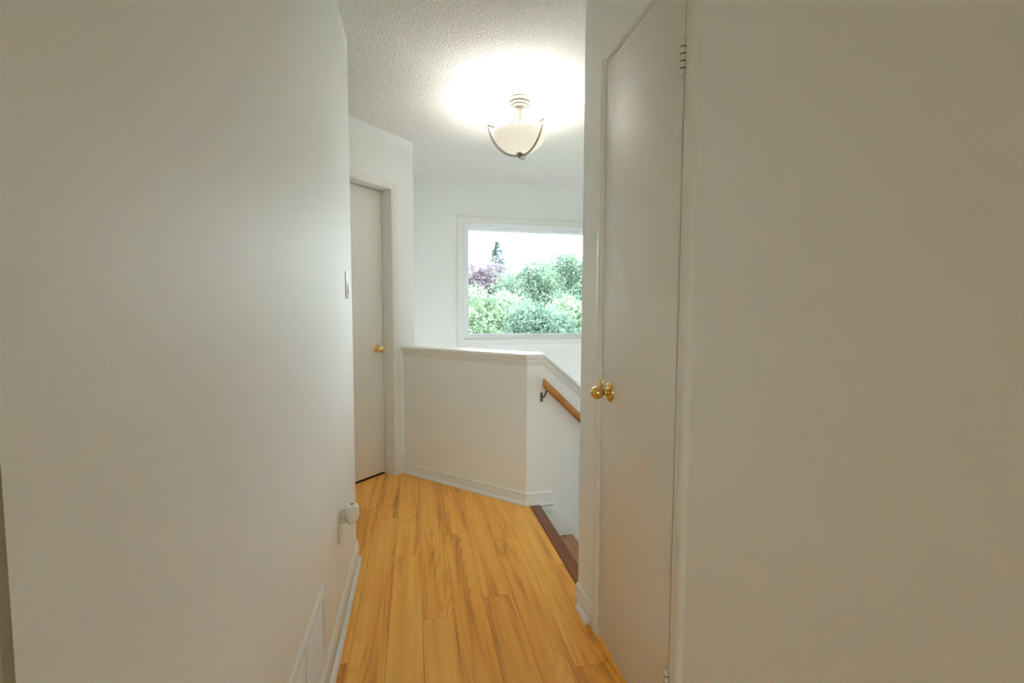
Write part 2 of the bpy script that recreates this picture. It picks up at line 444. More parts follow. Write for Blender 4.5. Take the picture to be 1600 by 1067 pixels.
# window wall with its opening
WX0, WX1, WZ0, WZ1 = 0.462, 2.075, 0.918, 2.024
def PF(u, z, d): return (u, YW+d, z)
wf = mesh_obj('wall_far', *panel_wall_vf([-0.16, WX0, WX1, XE+0.12], [ZL, WZ0, WZ1, C], lambda i, j: not (i == 1 and j == 1), PF, 0.16), m_wall)
struct(wf, 'white far wall holding the big window above the stairwell', 'wall')
we = box('wall_stair_end', XE, XE+0.12, YP-0.115, YW, ZL, C, m_wall); struct(we, 'white end wall of the stairwell', 'wall')
# angled wall with the bedroom door, recess 0.10
TH = 0.17
def PA(u, z, d): # u along (1,1)/sqrt2 measured from the free end, d backwards
    return (u*D - d*D, KQ + u*D + d*D, z)
uR = -0.142/D; uL = uR-0.80
va = panel_wall_vf([-1.742, uL, uR, 0.0], [0, 2.052, C], lambda i, j: not (i == 1 and j == 0), PA, 0.145)
vb = panel_wall_vf([-1.742, 0.0], [0, C], lambda i, j: True, lambda u, z, d: PA(u, z, 0.145+d), 0.03)
wa = mesh_obj('wall_angled', *join_vf([va, vb]), m_wall); struct(wa, 'white wall set at an angle around the far left door', 'wall')
wsd = prism('wall_stair_left', [(0, KQ), (0, YW), (-0.14, YW), (-0.14, KQ+0.11)], ZL, C, m_wall); struct(wsd, 'white side wall from the angled wall back to the window wall', 'wall')
# rear room
RX0, RX1, RZ0, RZ1 = -1.75, 0.45, 0.75, 2.15
w1 = mesh_obj('wall_behind', *panel_wall_vf([XS-0.12, RX0, RX1, XR+0.115], [0, RZ0, RZ1, C], lambda i, j: not (i == 1 and j == 1), lambda u, z, d: (u, YB-d, z), 0.12), m_cream)
struct(w1, 'cream wall behind the viewpoint with an added fill window', 'wall')
w2 = box('wall_left_room', XS-0.12, XS, YB, YN, 0, C, m_cream); struct(w2, 'cream wall of the room left of the viewpoint', 'wall')
cl = box('ceiling', XS-0.12, XE+0.12, YB-0.12, YW+0.16, C, C+0.1, m_ceil); struct(cl, 'white popcorn textured ceiling over hall and stairwell', 'ceiling')
lf = box('floor_lower', -0.16, XE, YP-0.115, YW, ZL-0.1, ZL, m_tread); lf.name = 'floor_lower'; struct(lf, 'wood floor of the lower storey at the foot of the stairs', 'floor')

# ------------------------------------------------------------------ half wall
ZT = 0.912; SL = 0.86; XB = 0.772
hw = empty('wall_half', (0.3, 3.08, 0))
struct(hw, 'waist-high white half wall with capped top guarding the stairwell', 'wall')
FL, FC, BC, BL = (-0.08, KQ-0.08), (XC, YH), (XC+0.0478, YH+0.115), (0.0008, KQ+0.0008)
va = prism_vf([FL, FC, BC, BL], ZL, ZT)
def zt(x): return ZT if x <= XB else ZT-SL*(x-XB)
V = [(FC[0], FC[1], ZL), (XE, YH, ZL), (XE, YH, zt(XE)), (XB, YH, ZT), (FC[0], YH, ZT),
     (BC[0], BC[1], ZL), (XE, BC[1], ZL), (XE, BC[1], zt(XE)), (XB, BC[1], ZT), (BC[0], BC[1], ZT)]
F_ = [(0, 1, 2, 3, 4), (9, 8, 7, 6, 5), (0, 5, 6, 1), (1, 6, 7, 2), (2, 7, 8, 3), (3, 8, 9, 4), (4, 9, 5, 0)]
mesh_obj('wall_body', *join_vf([va, (V, F_)]), m_wall, hw)
# cap and bed moulding: stations with front point, back point, mitred outward directions
t8 = math.tan(R(22.5))
fd = Vector((-D, -D, 0)); fcd = Vector((-t8, -1, 0)); bcd = Vector((t8, 1, 0)); bd = Vector((D, D, 0)); nf = Vector((0, -1, 0)); nb = Vector((0, 1, 0))
stations = [(Vector((FL[0], FL[1], ZT)), Vector((BL[0], BL[1], ZT)), fd+Vector((-D, D, 0))*0.0, bd),
            (Vector((FC[0], FC[1], ZT)), Vector((BC[0], BC[1], ZT)), fcd, bcd),
            (Vector((XB, YH, ZT)), Vector((XB, BC[1], ZT)), nf, nb),
            (Vector((XE-0.01, YH, zt(XE))), Vector((XE-0.01, BC[1], zt(XE))), nf, nb)]
capprof = [('F', 0.020, 0.000), ('F', 0.026, 0.004), ('F', 0.028, 0.011), ('F', 0.026, 0.019), ('F', 0.020, 0.024),
           ('B', 0.020, 0.024), ('B', 0.026, 0.019), ('B', 0.028, 0.011), ('B', 0.026, 0.004), ('B', 0.020, 0.000)]
def cap_sweep(prof):
    V, F = [], []; m = len(prof)
    for f, b, df, db in stations:
        for s, o, u in prof:
            V.append((f+df*o if s == 'F' else b+db*o)+Vector((0, 0, u)))
    for i in range(len(stations)-1):
        for k in range(m):
            k2 = (k+1) % m; F.append((i*m+k, i*m+k2, (i+1)*m+k2, (i+1)*m+k))
    F.append(tuple(range(m))[::-1]); F.append(tuple((len(stations)-1)*m+k for k in range(m))); return V, F
v, f = cap_sweep(capprof)
mesh_obj('wall_cap', v, f, m_trim, hw, smooth=True)
mold = [('F', 0.0, 0.0), ('F', 0.020, 0.0), ('F', 0.020, -0.006), ('F', 0.014, -0.012), ('F', 0.013, -0.022), ('F', 0.015, -0.024), ('F', 0.011, -0.028),
        ('F', 0.010, -0.040), ('F', 0.006, -0.046), ('F', 0.0, -0.047)]
v, f = cap_sweep(mold); mesh_obj('cap_moulding', v, f, m_trim, hw, smooth=True)

# ------------------------------------------------------------------ baseboards
BP = [(0, 0.002), (0.012, 0.002), (0.012, 0.052), (0.0095, 0.057), (0.0095, 0.060), (0.011, 0.063), (0.0095, 0.070), (0.004, 0.076), (0, 0.077)]
QR = [(0.0140, 0.001)] + [(0.0140+0.017*math.cos(R(a)), 0.001+0.019*math.sin(R(a))) for a in (0, 22, 45, 68, 90)]
def baseboard(name, path, label, side=1, qpath=None):
    v, f = sweep_vf(path, BP, side)
    b = mesh_obj(name, v, f, m_trim, smooth=True, loc=(path[0][0], path[0][1], 0), angle=28)
    struct(b, label, 'baseboard')
    v, f = sweep_vf(qpath or path, QR, side)
    q = mesh_obj('shoe_moulding', v, f, m_trim, b, smooth=True)
    q.location = -b.location
    return b
baseboard('baseboard_left', [(XL, YN+0.001), (XL, YL-0.002)], 'white moulded baseboard along the foot of the left wall', 1, [(XL, YN+0.002), (XL, YL-0.045)])
baseboard('baseboard_right', [(XR, YP-0.002), (XR, 1.582)], 'short white baseboard between the closet door and the stair opening', 1, [(XR, YP-0.050), (XR, 1.590)])
baseboard('baseboard_right_near', [(XR, 0.995), (XR, YB+0.01)], 'white baseboard on the right wall nearer than the closet door', 1)
o_ = 0.0
baseboard('baseboard_half_wall', [(-0.068, KH+0.068), (XC, YH), (0.834, YH)], 'white baseboard at the foot of the half wall turning the corner', 1, [(-0.062, KH+0.062), (XC, YH), (0.834, YH)])

# ------------------------------------------------------------------ stairs
st = empty('staircase', (0.8, 2.2, 0)); prop(st, 'stairs going down to the right with bare pine treads and dark stained top nosing', 'stairs')
box('nosing', 0.683, 0.748, YP+0.004, YH-0.004, -0.022, 0.004, m_nose, st, bevel=0.006)
RISE, RUN = 0.205, 0.222
YS0, YS1 = YP+0.003, YH-0.018
for k in range(12):
    zt_ = -RISE*(k+1); x0 = 0.715+RUN*k
    if zt_ < ZL+0.1: break
    box('riser', x0-0.012, x0+0.004, YS0, YS1, zt_-0.001, zt_+RISE-0.024, m_trim, st)
    box('tread', x0-0.012, x0+RUN+0.028, YS0, YS1, zt_-0.030, zt_-0.002, m_tread, st, bevel=0.006)
# knots in the bare pine of the first tread
def skirt(y0, y1):
    a = 0.838; s = 0.95; x1 = 3.4
    zz = lambda x: -0.012 - s*(x-a)
    V = []
    for y in (y0, y1):
        V += [(0.690, y, -0.026), (0.745, y, -0.026), (a, y, -0.010), (x1, y, zz(x1)), (x1, y, zz(x1)-0.36), (0.690, y, -0.36)]
    F = [tuple(range(6)), tuple(range(6, 12))[::-1]]+[(i, (i+1) % 6, 6+(i+1) % 6, 6+i) for i in range(6)]
    return V, F
v, f = skirt(YH-0.0005, YH-0.0165); mesh_obj('skirt_board', v, f, m_trim, st, bevel=0.002)
knot = [(0.905, 2.672, 0.010), (0.945, 2.44, 0.012), (0.86, 2.30, 0.009)]
for x, y, r in knot:
    lathe('knot', [(r, 0.0), (r, 0.0006), (r*0.6, 0.0009)], m_dark, (x, y, -RISE-0.0022), parent=st, segs=14)

# ------------------------------------------------------------------ handrail
hr = empty('handrail', (0.75, 2.645, 0.78)); prop(hr, 'oak-coloured wooden handrail sloping down the stair side of the half wall', 'handrail')
rs = 0.965; hx0, hz0 = 0.752, 0.768; yR = 2.640
dirv = Vector((1, 0, -rs)).normalized(); nv = Vector((rs, 0, 1)).normalized()
prof = []
for k in range(20):
    a = 2*math.pi*k/20; c_, s_ = math.cos(a), math.sin(a)
    prof.append((0.0235*abs(c_)**0.8*(1 if c_ > 0 else -1), 0.0225*abs(s_)**0.85*(1 if s_ > 0 else -1)))
V, F_ = [], []
L_ = 3.6
for t, vertical in ((0, True), (L_, False)):
    for a, b in prof:
        p = Vector((hx0, yR, hz0))+dirv*t+Vector((0, 1, 0))*a+nv*b
        if vertical: p += dirv*(-(nv.x*b)/dirv.x)*0.75 # plumb end cut
        V.append(p)
n = len(prof)
F_ = [(i, (i+1) % n, n+(i+1) % n, n+i) for i in range(n)]+[tuple(range(n))[::-1], tuple(range(n, 2*n))]
mesh_obj('rail', V, F_, m_rail, hr, bevel=0.0, smooth=True, loc=(hx0, yR, hz0))
for bx in (0.772, 1.72, 2.67):
    zc = hz0-rs*(bx-hx0)-0.031
    arm = [(bx-0.014, YH-0.004, zc-0.046), (bx-0.013, YH-0.028, zc-0.044), (bx-0.008, YH-0.052, zc-0.032), (bx-0.004, yR+0.003, zc-0.012), (bx, yR, zc+0.003)]
    b = tube('bracket', arm, [0.006, 0.0055, 0.005, 0.0055, 0.007], m_bronze, hr, segs=10)
    box('bracket_plate', bx-0.023, bx-0.005, YH-0.0045, YH-0.0003, zc-0.078, zc-0.020, m_bronze, hr, bevel=0.0018)
    vv, ff = oriented_box_vf(Vector((bx, yR-0.009, zc+0.002))-dirv*0.026-nv*0.001, dirv*0.052, Vector((0, 0.018, 0)), nv*0.004)
    mesh_obj('rail_saddle', vv, ff, m_bronze, hr)

# ------------------------------------------------------------------ closet door (door_1)
d1 = empty('door_1', (XR, 1.29, 0)); struct(d1, 'narrow flat white closet door on the right with brass ball knob', 'door')
box('door_slab', XR-0.004, XR+0.031, 1.0535, 1.5225, 0.014, 2.0335, m_door, d1, bevel=0.0015)
# casing: profile across (0 = inner edge) and proud
CP = [(0.0, 0.0), (0.0, 0.006), (0.003, 0.0085), (0.008, 0.0085), (0.011, 0.0065), (0.016, 0.0065), (0.020, 0.0095), (0.030, 0.011), (0.037, 0.0100), (0.042, 0.0075), (0.050, 0.0)]
nn = (-1, 0, 0); ci0, ci1, ct = 1.044, 1.5335, 2.0455
parts_ = []
for y, sgn in ((ci1, 1), (ci0, -1)):
    parts_.append(frame_sweep_vf([((XR, y, 0), (0, sgn, 0), nn), ((XR, y, 2.062), (0, sgn, 0), nn)], CP, closed=False))
v, f = join_vf(parts_); mesh_obj('door_casing', v, f, m_trim, d1, smooth=True, angle=25)
HP = [(0.0, 0.0), (0.0, 0.005), (0.003, 0.007), (0.012, 0.0065), (0.016, 0.0)]
v, f = frame_sweep_vf([((XR, ci0, ct), (0, 0, 1), nn), ((XR, ci1, ct), (0, 0, 1), nn)], HP, closed=False)
mesh_obj('head_bead', v, f, m_trim, d1, smooth=True, angle=25)
# jamb lining of the opening
jv = join_vf([box_vf(XR-0.003, XR+0.057, 1.0445, 1.0505, 0, 2.0445), box_vf(XR-0.003, XR+0.057, 1.5265, 1.5335, 0, 2.0445), box_vf(XR-0.003, XR+0.057, 1.0505, 1.5265, 2.0375, 2.0445)])
mesh_obj('door_jamb', *jv, m_trim, d1)
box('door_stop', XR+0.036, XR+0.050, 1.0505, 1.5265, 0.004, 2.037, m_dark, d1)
def knob(parent, p, n, mat, s=1.0, ball=0.0265):
    k = lathe('door_knob', [(0.0, -0.0005), (0.0335*s, 0), (0.0335*s, 0.003), (0.031*s, 0.0065), (0.026*s, 0.009), (0.017*s, 0.010), (0.0145*s, 0.014),
        (0.0105*s, 0.018), (0.0105*s, 0.024)], mat, p, n, parent, segs=40, angle=50)
    prop(k, 'polished brass knob with round rose')
    pr = []
    c0 = 0.024+ball*0.93
    for i in range(15):
        a = math.pi*(0.12+0.80*i/14); pr.append((ball*s*math.sin(a), c0-ball*s*math.cos(a)*0.96))
    pr += [(pr[-1][0]*0.8, pr[-1][1]+0.0005), (pr[-1][0]*0.74, pr[-1][1]-0.0015), (0.0, pr[-1][1]-0.002)]
    v, f = lathe_vf(pr, 40, n, p)
    o = mesh_obj('knob_ball', v, f, mat, k, smooth=True, loc=p, angle=50)
    o.location = (0, 0, 0)
    return k
knob(d1, (XR-0.004, 1.455, 0.920), (-1, 0, 0), m_brass, 0.97, 0.0235)
# small brass catch on the latch edge
ca = box('latch_plate', XR-0.0065, XR-0.001, 1.5185, 1.5285, 0.918, 0.954, m_brass, d1, bevel=0.001); prop(ca, 'small brass latch plate')
tube('latch_tongue', [(XR-0.005, 1.521, 0.922), (XR-0.013, 1.522, 0.926), (XR-0.015, 1.5225, 0.938), (XR-0.012, 1.523, 0.950), (XR-0.005, 1.5235, 0.953)], 0.0028, m_brass, d1, segs=8)
def hinge(z0, z1):
    h = lathe('hinge', [(0.003, 0.002), (0.0066, 0.003), (0.0066, z1-z0-0.003), (0.003, z1-z0-0.002)], m_dark, (XR-0.0105, 1.0505, z0), parent=d1, segs=16)
    prop(h, 'paint-covered white butt hinge')
    for i in range(5):
        a = z0+(z1-z0)*i/5+(0.0012 if i else 0); b = z0+(z1-z0)*(i+1)/5-(0.0012 if i < 4 else 0)
        off = 0.0006 if i % 2 else 0
        v, f = lathe_vf([(0.0064, 0), (0.0074, 0.0008), (0.0074, b-a-0.0008), (0.0064, b-a)], 16, (0, 0, 1), (XR-0.0105-off, 1.0505, a))
        o = mesh_obj('knuckle', v, f, m_knuckle, h, smooth=True, loc=(XR-0.0105, 1.0505, z0)); o.location = (0, 0, 0)
    vv, ff = join_vf([box_vf(XR-0.006, XR-0.0035, 1.052, 1.064, z0, z1)])
    o = mesh_obj('hinge_leaf', vv, ff, m_knuckle, h); o.location = Vector((0, 0, 0))-Vector((XR-0.0105, 1.0505, z0))
hinge(1.765, 1.850); hinge(0.163, 0.252)

# ------------------------------------------------------------------ far door (door_2)
d2 = empty('door_2', PA((uL+uR)/2, 0, 0)); struct(d2, 'flat white door in the angled wall at the far left with brass knob', 'door')
def abox(name, u0, u1, z0, z1, a, b, mat, parent, bevel=0):
    pts = [PA(u, z, d) for z in (z0, z1) for d in (a, b) for u in (u0, u1)]
    f = [(0, 2, 3, 1), (4, 5, 7, 6), (0, 1, 5, 4), (2, 6, 7, 3), (0, 4, 6, 2), (1, 3, 7, 5)]
    c = sum((Vector(p) for p in pts), Vector())/8
    return mesh_obj(name, pts, f, mat, parent, bevel=bevel, loc=c)
abox('door_slab', uL+0.014, uR-0.0165, 0.016, 2.035, 0.098, 0.133, m_door, d2, 0.0015)
def jamb_piece(u0, u1, z0, z1): 
    p = [PA(u, z, d) for z in (z0, z1) for d in (-0.002, 0.143) for u in (u0, u1)]
    return p, [(0, 2, 3, 1), (4, 5, 7, 6), (0, 1, 5, 4), (2, 6, 7, 3), (0, 4, 6, 2), (1, 3, 7, 5)]
mesh_obj('door_jamb', *join_vf([jamb_piece(uL, uL+0.011, 0, 2.051), jamb_piece(uR-0.013, uR, 0, 2.051), jamb_piece(uL+0.011, uR-0.013, 2.040, 2.051)]), m_trim, d2)
nA = Vector((D, -D, 0)); dA = Vector((D, D, 0))
def PAv(u, z): return Vector(PA(u, z, 0))
CP2 = [(0.0, 0.0), (0.0, 0.004), (0.004, 0.007), (0.020, 0.008), (0.040, 0.010), (0.048, 0.0085), (0.051, 0.0)]
v, f = frame_sweep_vf([(PAv(uR-0.004, 0), dA, nA), (PAv(uR-0.004, 2.046), dA+Vector((0, 0, 1)), nA), (PAv(uL+0.004, 2.046), -dA+Vector((0, 0, 1)), nA), (PAv(uL+0.004, 0), -dA, nA)], CP2, closed=False)
mesh_obj('door_casing', v, f, m_trim, d2, smooth=True, angle=25)
knob(d2, PA(uR-0.078, 0.925, 0.098), nA, m_brass_light, 0.95, 0.026)
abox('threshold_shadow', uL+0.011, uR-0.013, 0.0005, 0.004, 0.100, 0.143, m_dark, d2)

# ------------------------------------------------------------------ window_1
w = empty('window_1', ((WX0+WX1)/2, YW, 1.4)); struct(w, 'large white-framed picture window over the stairwell looking out on trees', 'window')
WC = [(0.0, 0.0), (0.0, 0.012), (0.005, 0.016), (0.014, 0.014), (0.030, 0.013), (0.044, 0.017), (0.060, 0.018), (0.066, 0.014), (0.067, 0.0)]
nw = (0, -1, 0)
g = 0.004
v, f = frame_sweep_vf([((WX0+g, YW, WZ0+g), (-1, 0, -1), nw), ((WX1-g, YW, WZ0+g), (1, 0, -1), nw), ((WX1-g, YW, WZ1-g), (1, 0, 1), nw), ((WX0+g, YW, WZ1-g), (-1, 0, 1), nw)], WC)
mesh_obj('window_casing', v, f, m_trim, w, smooth=True, angle=25)
# lining + vinyl frame
fr = [(0.0, -0.006), (0.0, -0.150), (-0.055, -0.150), (-0.055, -0.110), (-0.048, -0.085), (-0.030, -0.085), (-0.030, -0.072), (-0.010, -0.070), (-0.010, -0.006)]
fr = [(0.0, 0.002), (0.0, -0.150), (-0.052, -0.150), (-0.052, -0.062), (-0.046, -0.056), (-0.034, -0.056), (-0.034, -0.042), (-0.012, -0.040), (-0.010, 0.002)]
v, f = frame_sweep_vf([((WX0, YW, WZ0), (-1, 0, -1), nw), ((WX1, YW, WZ0), (1, 0, -1), nw), ((WX1, YW, WZ1), (1, 0, 1), nw), ((WX0, YW, WZ1), (-1, 0, 1), nw)], fr)
mesh_obj('window_frame', v, f, m_vinyl, w, smooth=True, angle=25)
# glazing bead
gb = [(-0.045, -0.060), (-0.056, -0.066), (-0.056, -0.078), (-0.045, -0.078)]
v, f = frame_sweep_vf([((WX0, YW, WZ0), (-1, 0, -1), nw), ((WX1, YW, WZ0), (1, 0, -1), nw), ((WX1, YW, WZ1), (1, 0, 1), nw), ((WX0, YW, WZ1), (-1, 0, 1), nw)], gb)
mesh_obj('glazing_bead', v, f, m_vinyl, w, smooth=True, angle=25)
box('pane', WX0+0.05, WX1-0.05, YW+0.084, YW+0.088, WZ0+0.05, WZ1-0.05, m_glass, w)

w = empty('fill_window', ((RX0+RX1)/2, YB, 1.4)); struct(w, 'added unseen window with warm-tinted glass behind the viewpoint, for fill light', 'window')  # window added out of view to send fill light down the hall
rn = (0, 1, 0)
rc = [((RX0, YB, RZ0), (-1, 0, -1), rn), ((RX1, YB, RZ0), (1, 0, -1), rn), ((RX1, YB, RZ1), (1, 0, 1), rn), ((RX0, YB, RZ1), (-1, 0, 1), rn)]
v, f = frame_sweep_vf(rc, WC); mesh_obj('window_casing', v, f, m_trim, w, smooth=True, angle=25)
v, f = frame_sweep_vf(rc, [(0.0, 0.0), (0.0, -0.11), (-0.05, -0.11), (-0.05, -0.06), (0.0, -0.05)]); mesh_obj('window_frame', v, f, m_vinyl, w)
box('mullion', (RX0+RX1)/2-0.03, (RX0+RX1)/2+0.03, YB-0.11, YB-0.06, RZ0+0.05, RZ1-0.05, m_vinyl, w)
for a_, b_ in ((RX0+0.05, (RX0+RX1)/2-0.03), ((RX0+RX1)/2+0.03, RX1-0.05)):
    box('pane', a_, b_, YB-0.088, YB-0.084, RZ0+0.05, RZ1-0.05, m_fill_glass, w)

# ------------------------------------------------------------------ ceiling lamp
lx, ly = 0.609, 2.688
lamp = empty('ceiling_lamp', (lx, ly, C)); prop(lamp, 'brushed nickel ceiling lamp with lit frosted glass bowl held by three curved straps', 'ceiling lamp')
lathe('canopy', [(0.0, 0.0), (0.063, 0.0), (0.064, -0.004), (0.064, -0.026), (0.061, -0.030), (0.046, -0.032), (0.044, -0.040), (0.022, -0.042), (0.018, -0.050), (0.0, -0.050)], m_nickel, (lx, ly, C), parent=lamp, segs=48)
lathe('stem', [(0.0, 0), (0.006, 0), (0.006, -0.26), (0.0, -0.26)], m_nickel, (lx, ly, C-0.045), parent=lamp, segs=16)
zr = 2.222; Rb = 0.150; zb = 2.112
# frosted bowl, 4 mm thick
outer, inner = [], []
for i in range(15):
    a = i/14*math.pi/2
    outer.append((0.004+ (Rb-0.004)*math.sin(a)**0.95, zb+(zr-zb)*(1-math.cos(a))**0.92))
inner = [(max(r-0.004, 0.0005), z+0.0038) for r, z in outer]; inner[-1] = (Rb-0.004, zr)
pr = outer+inner[::-1]
v, f = lathe_vf([(r, z-C) for r, z in pr], 56, (0, 0, 1), (lx, ly, C), closed=True)
prop(mesh_obj('glass_bowl', v, f, m_frost, lamp, smooth=True, loc=(lx, ly, C), angle=60), 'glowing frosted white glass bowl')
heading = math.atan2(-ly, -lx)          # from lamp towards the viewer
def pol(az, r, z):
    a = heading+R(az); return Vector((lx+math.cos(a)*r, ly+math.sin(a)*r, z))
def bez(p, n=18):
    out = []
    for i in range(n+1):
        t = i/n; q = list(p)
        while len(q) > 1: q = [q[j]*(1-t)+q[j+1]*t for j in range(len(q)-1)]
        out.append(q[0])
    return out
for az in (-75.6, 44.4, 164.4):
    # strap from the pointed tip down round the bowl to the finial
    pts = bez([Vector((r, z, 0)) for r, z in ((0.187, 2.258), (0.178, 2.185), (0.125, 2.095), (0.055, 2.088), (0.010, 2.098))], 22)
    P3 = [pol(az, p.x, p.y) for p in pts]
    radial = (pol(az, 1, 0)-pol(az, 0, 0)).normalized(); side = Vector((-radial.y, radial.x, 0))
    rad = [0.0026+0.0046*min(1, i/6) for i in range(len(P3))]
    tube('strap', P3, rad, m_nickel, lamp, segs=10, flat=0.45, up=side)
    # arm from the canopy flaring out to the strap tip
    pts = bez([Vector((r, z, 0)) for r, z in ((0.014, 2.376), (0.022, 2.33), (0.028, 2.262), (0.085, 2.232), (0.130, 2.238), (0.186, 2.256))], 20)
    tube('arm', [pol(az, p.x, p.y) for p in pts], 0.0062, m_nickel, lamp, segs=10)
lathe('finial', [(0.0, 0.0), (0.006, 0.0), (0.0075, 0.004), (0.0075, 0.012), (0.010, 0.014), (0.0175, 0.024), (0.019, 0.028), (0.0, 0.028)], m_nickel, (lx, ly, 2.084), parent=lamp, segs=28)
for s in (-1, 1):
    p = pol(90*s, 0.060, 2.178)
    lathe('bulb', [(0.001, -0.030), (0.014, -0.026), (0.021, -0.014), (0.023, 0.0), (0.020, 0.014), (0.012, 0.028), (0.010, 0.040), (0.010, 0.044)], m_bulb, p, parent=lamp, segs=20)
    L = bpy.data.lights.new('bulb_light', 'POINT'); L.energy = LAMP_W; L.color = (1.0, 0.97, 0.92); L.shadow_soft_size = 0.03
    lo = bpy.data.objects.new('bulb_light', L); COL.objects.link(lo); lo.parent = lamp; lo.location = p-lamp.location+Vector((0, 0, 0.0))

# unseen ceiling light added behind the viewpoint as weak warm fill
rl = empty('ceiling_lamp', (-0.7, -2.3, C)); prop(rl, 'added unseen round glass ceiling light behind the viewpoint, for fill', 'ceiling lamp')
v, f = lathe_vf([(0.0, 0), (0.15, 0), (0.15, -0.02), (0.14, -0.05), (0.10, -0.08), (0.04, -0.095), (0.0, -0.097)], 32, (0, 0, 1), (-0.7, -2.3, C))
mesh_obj('glass_shade', v, f, m_frost, rl, smooth=True, loc=(-0.7, -2.3, C))
L = bpy.data.lights.new('rear_fill_light', 'POINT'); L.energy = REAR_FILL_W; L.color = (1.0, 0.88, 0.68); L.shadow_soft_size = 0.12
lo = bpy.data.objects.new('rear_fill_light', L); COL.objects.link(lo); lo.parent = rl; lo.location = (0, 0, -0.25)

# fill lamp added out of view in the stairwell to brighten ceiling and far wall
fl = empty('fill_pendant', (2.3, 3.25, -1.75)); prop(fl, 'added unseen white globe lamp low in the stairwell, for fill light', 'pendant lamp')
tube('cord', [(2.3, 3.25, C), (2.3, 3.25, -1.60)], 0.003, m_plastic, fl, segs=8)
lathe('canopy', [(0.0, 0.0), (0.06, 0.0), (0.055, -0.02), (0.0, -0.022)], m_nickel, (2.3, 3.25, C), parent=fl)
lathe('globe', [(0.04, -1.60)]+[(0.13*math.sin(R(a)), -1.73+0.13*math.cos(R(a))) for a in range(18, 181, 12)], m_frost, (2.3, 3.25, 0), parent=fl)
L = bpy.data.lights.new('stair_fill_light', 'POINT'); L.energy = STAIR_FILL_W; L.color = (0.74, 0.85, 1.0); L.shadow_soft_size = 0.15
lo = bpy.data.objects.new('stair_fill_light', L); COL.objects.link(lo); lo.parent = fl; lo.location = (0, 0, -0.33)

# ------------------------------------------------------------------ light switch
sw = box('light_switch', XL, XL+0.006, 2.094, 2.168, 1.247, 1.363, m_plastic, bevel=0.002)
prop(sw, 'white rocker light switch near the far end of the left wall', 'light switch')
vv, ff = [(XL+0.006, 2.114, 1.270), (XL+0.0065, 2.148, 1.270), (XL+0.0065, 2.148, 1.338), (XL+0.006, 2.114, 1.338),
          (XL+0.0115, 2.115, 1.271), (XL+0.0115, 2.147, 1.271), (XL+0.0075, 2.147, 1.337), (XL+0.0075, 2.115, 1.337)], [(0, 1, 2, 3), (4, 5, 6, 7), (0, 1, 5, 4), (2, 3, 7, 6), (0, 3, 7, 4), (1, 2, 6, 5)]
r_ = mesh_obj('rocker', vv, ff, m_plastic, sw, bevel=0.0008)

# ------------------------------------------------------------------ outlet and plug-in freshener
ol = box('wall_outlet', XL, XL+0.006, 1.790, 1.864, 0.312, 0.428, m_plastic, bevel=0.002)
prop(ol, 'white duplex outlet plate low on the left wall behind the plug-in freshener', 'outlet')
for z in (0.350, 0.390):
    o = lathe('socket', [(0.0, 0), (0.0165, 0), (0.0165, 0.0012), (0.0155, 0.002), (0.0, 0.002)], m_plastic, (XL+0.006, 1.827, z), (1, 0, 0), ol, segs=24)
fz, fy, fx = 0.418, 1.820, XL+0.045
pf = empty('air_freshener', (XL+0.01, fy, fz)); prop(pf, 'white faceted plug-in air freshener in the outlet on the left wall', 'air freshener')
# faceted body: rings of an 8-gon, flat shaded, alternate rings twisted
V, F_ = [], []; rings = [(-0.040, 0.014), (-0.026, 0.024), (-0.004, 0.0275), (0.018, 0.0265), (0.030, 0.0235), (0.034, 0.017)]
for i, (dz, r) in enumerate(rings):
    for s in range(8):
        a = 2*math.pi*(s+0.5*(i % 2))/8; V.append((fx+r*1.05*math.cos(a), fy+r*math.sin(a), fz+dz))
for i in range(len(rings)-1):
    for s in range(8):
        s2 = (s+1) % 8; a, b, c, d = i*8+s, i*8+s2, (i+1)*8+s2, (i+1)*8+s
        if i % 2 == 0: F_ += [(a, b, d), (b, c, d)]
        else: F_ += [(a, b, c), (a, c, d)]
F_ += [tuple(range(8))[::-1], tuple((len(rings)-1)*8+s for s in range(8))]
mesh_obj('freshener_body', V, F_, m_ceramic, pf, loc=(fx, fy, fz))
lathe('vent_hole', [(0.0, 0), (0.006, 0), (0.006, 0.0012), (0.0, 0.0012)], m_dark, (fx+0.002, fy-0.001, fz+0.0335), parent=pf, segs=16)
box('plug_base', XL+0.0085, XL+0.024, fy-0.018, fy+0.018, fz-0.032, fz+0.020, m_ceramic, pf, bevel=0.003)

# ------------------------------------------------------------------ return-air grille
gy0, gy1, gz0, gz1 = 0.735, 1.470, 0.120, 0.347
gr = empty('vent_grille', (XL, (gy0+gy1)/2, (gz0+gz1)/2)); prop(gr, 'white metal return-air grille low on the left wall', 'vent')
GP = [(0.0, 0.0), (0.0, 0.003), (-0.004, 0.006), (-0.022, 0.009), (-0.026, 0.006), (-0.026, 0.001)]
ng = (1, 0, 0)
v, f = frame_sweep_vf([((XL, gy0, gz0), (0, -1, -1), ng), ((XL, gy1, gz0), (0, 1, -1), ng), ((XL, gy1, gz1), (0, 1, 1), ng), ((XL, gy0, gz1), (0, -1, 1), ng)], GP)
mesh_obj('grille_frame', v, f, m_vent, gr, smooth=True, angle=25)
box('grille_back', XL+0.0002, XL+0.0012, gy0+0.022, gy1-0.022, gz0+0.022, gz1-0.022, m_dark, gr)
nsl = 14
for k in range(nsl):
    z = gz0+0.030+(gz1-gz0-0.060)*k/(nsl-1)
    vv, ff = oriented_box_vf((XL+0.0015, gy0+0.024, z+0.0055), (0, gy1-gy0-0.048, 0), (0.0045, 0, -0.0085), (0.0008, 0, 0.0010))
    mesh_obj('louvre', vv, ff, m_vent, gr, loc=(XL, (gy0+gy1)/2, z))
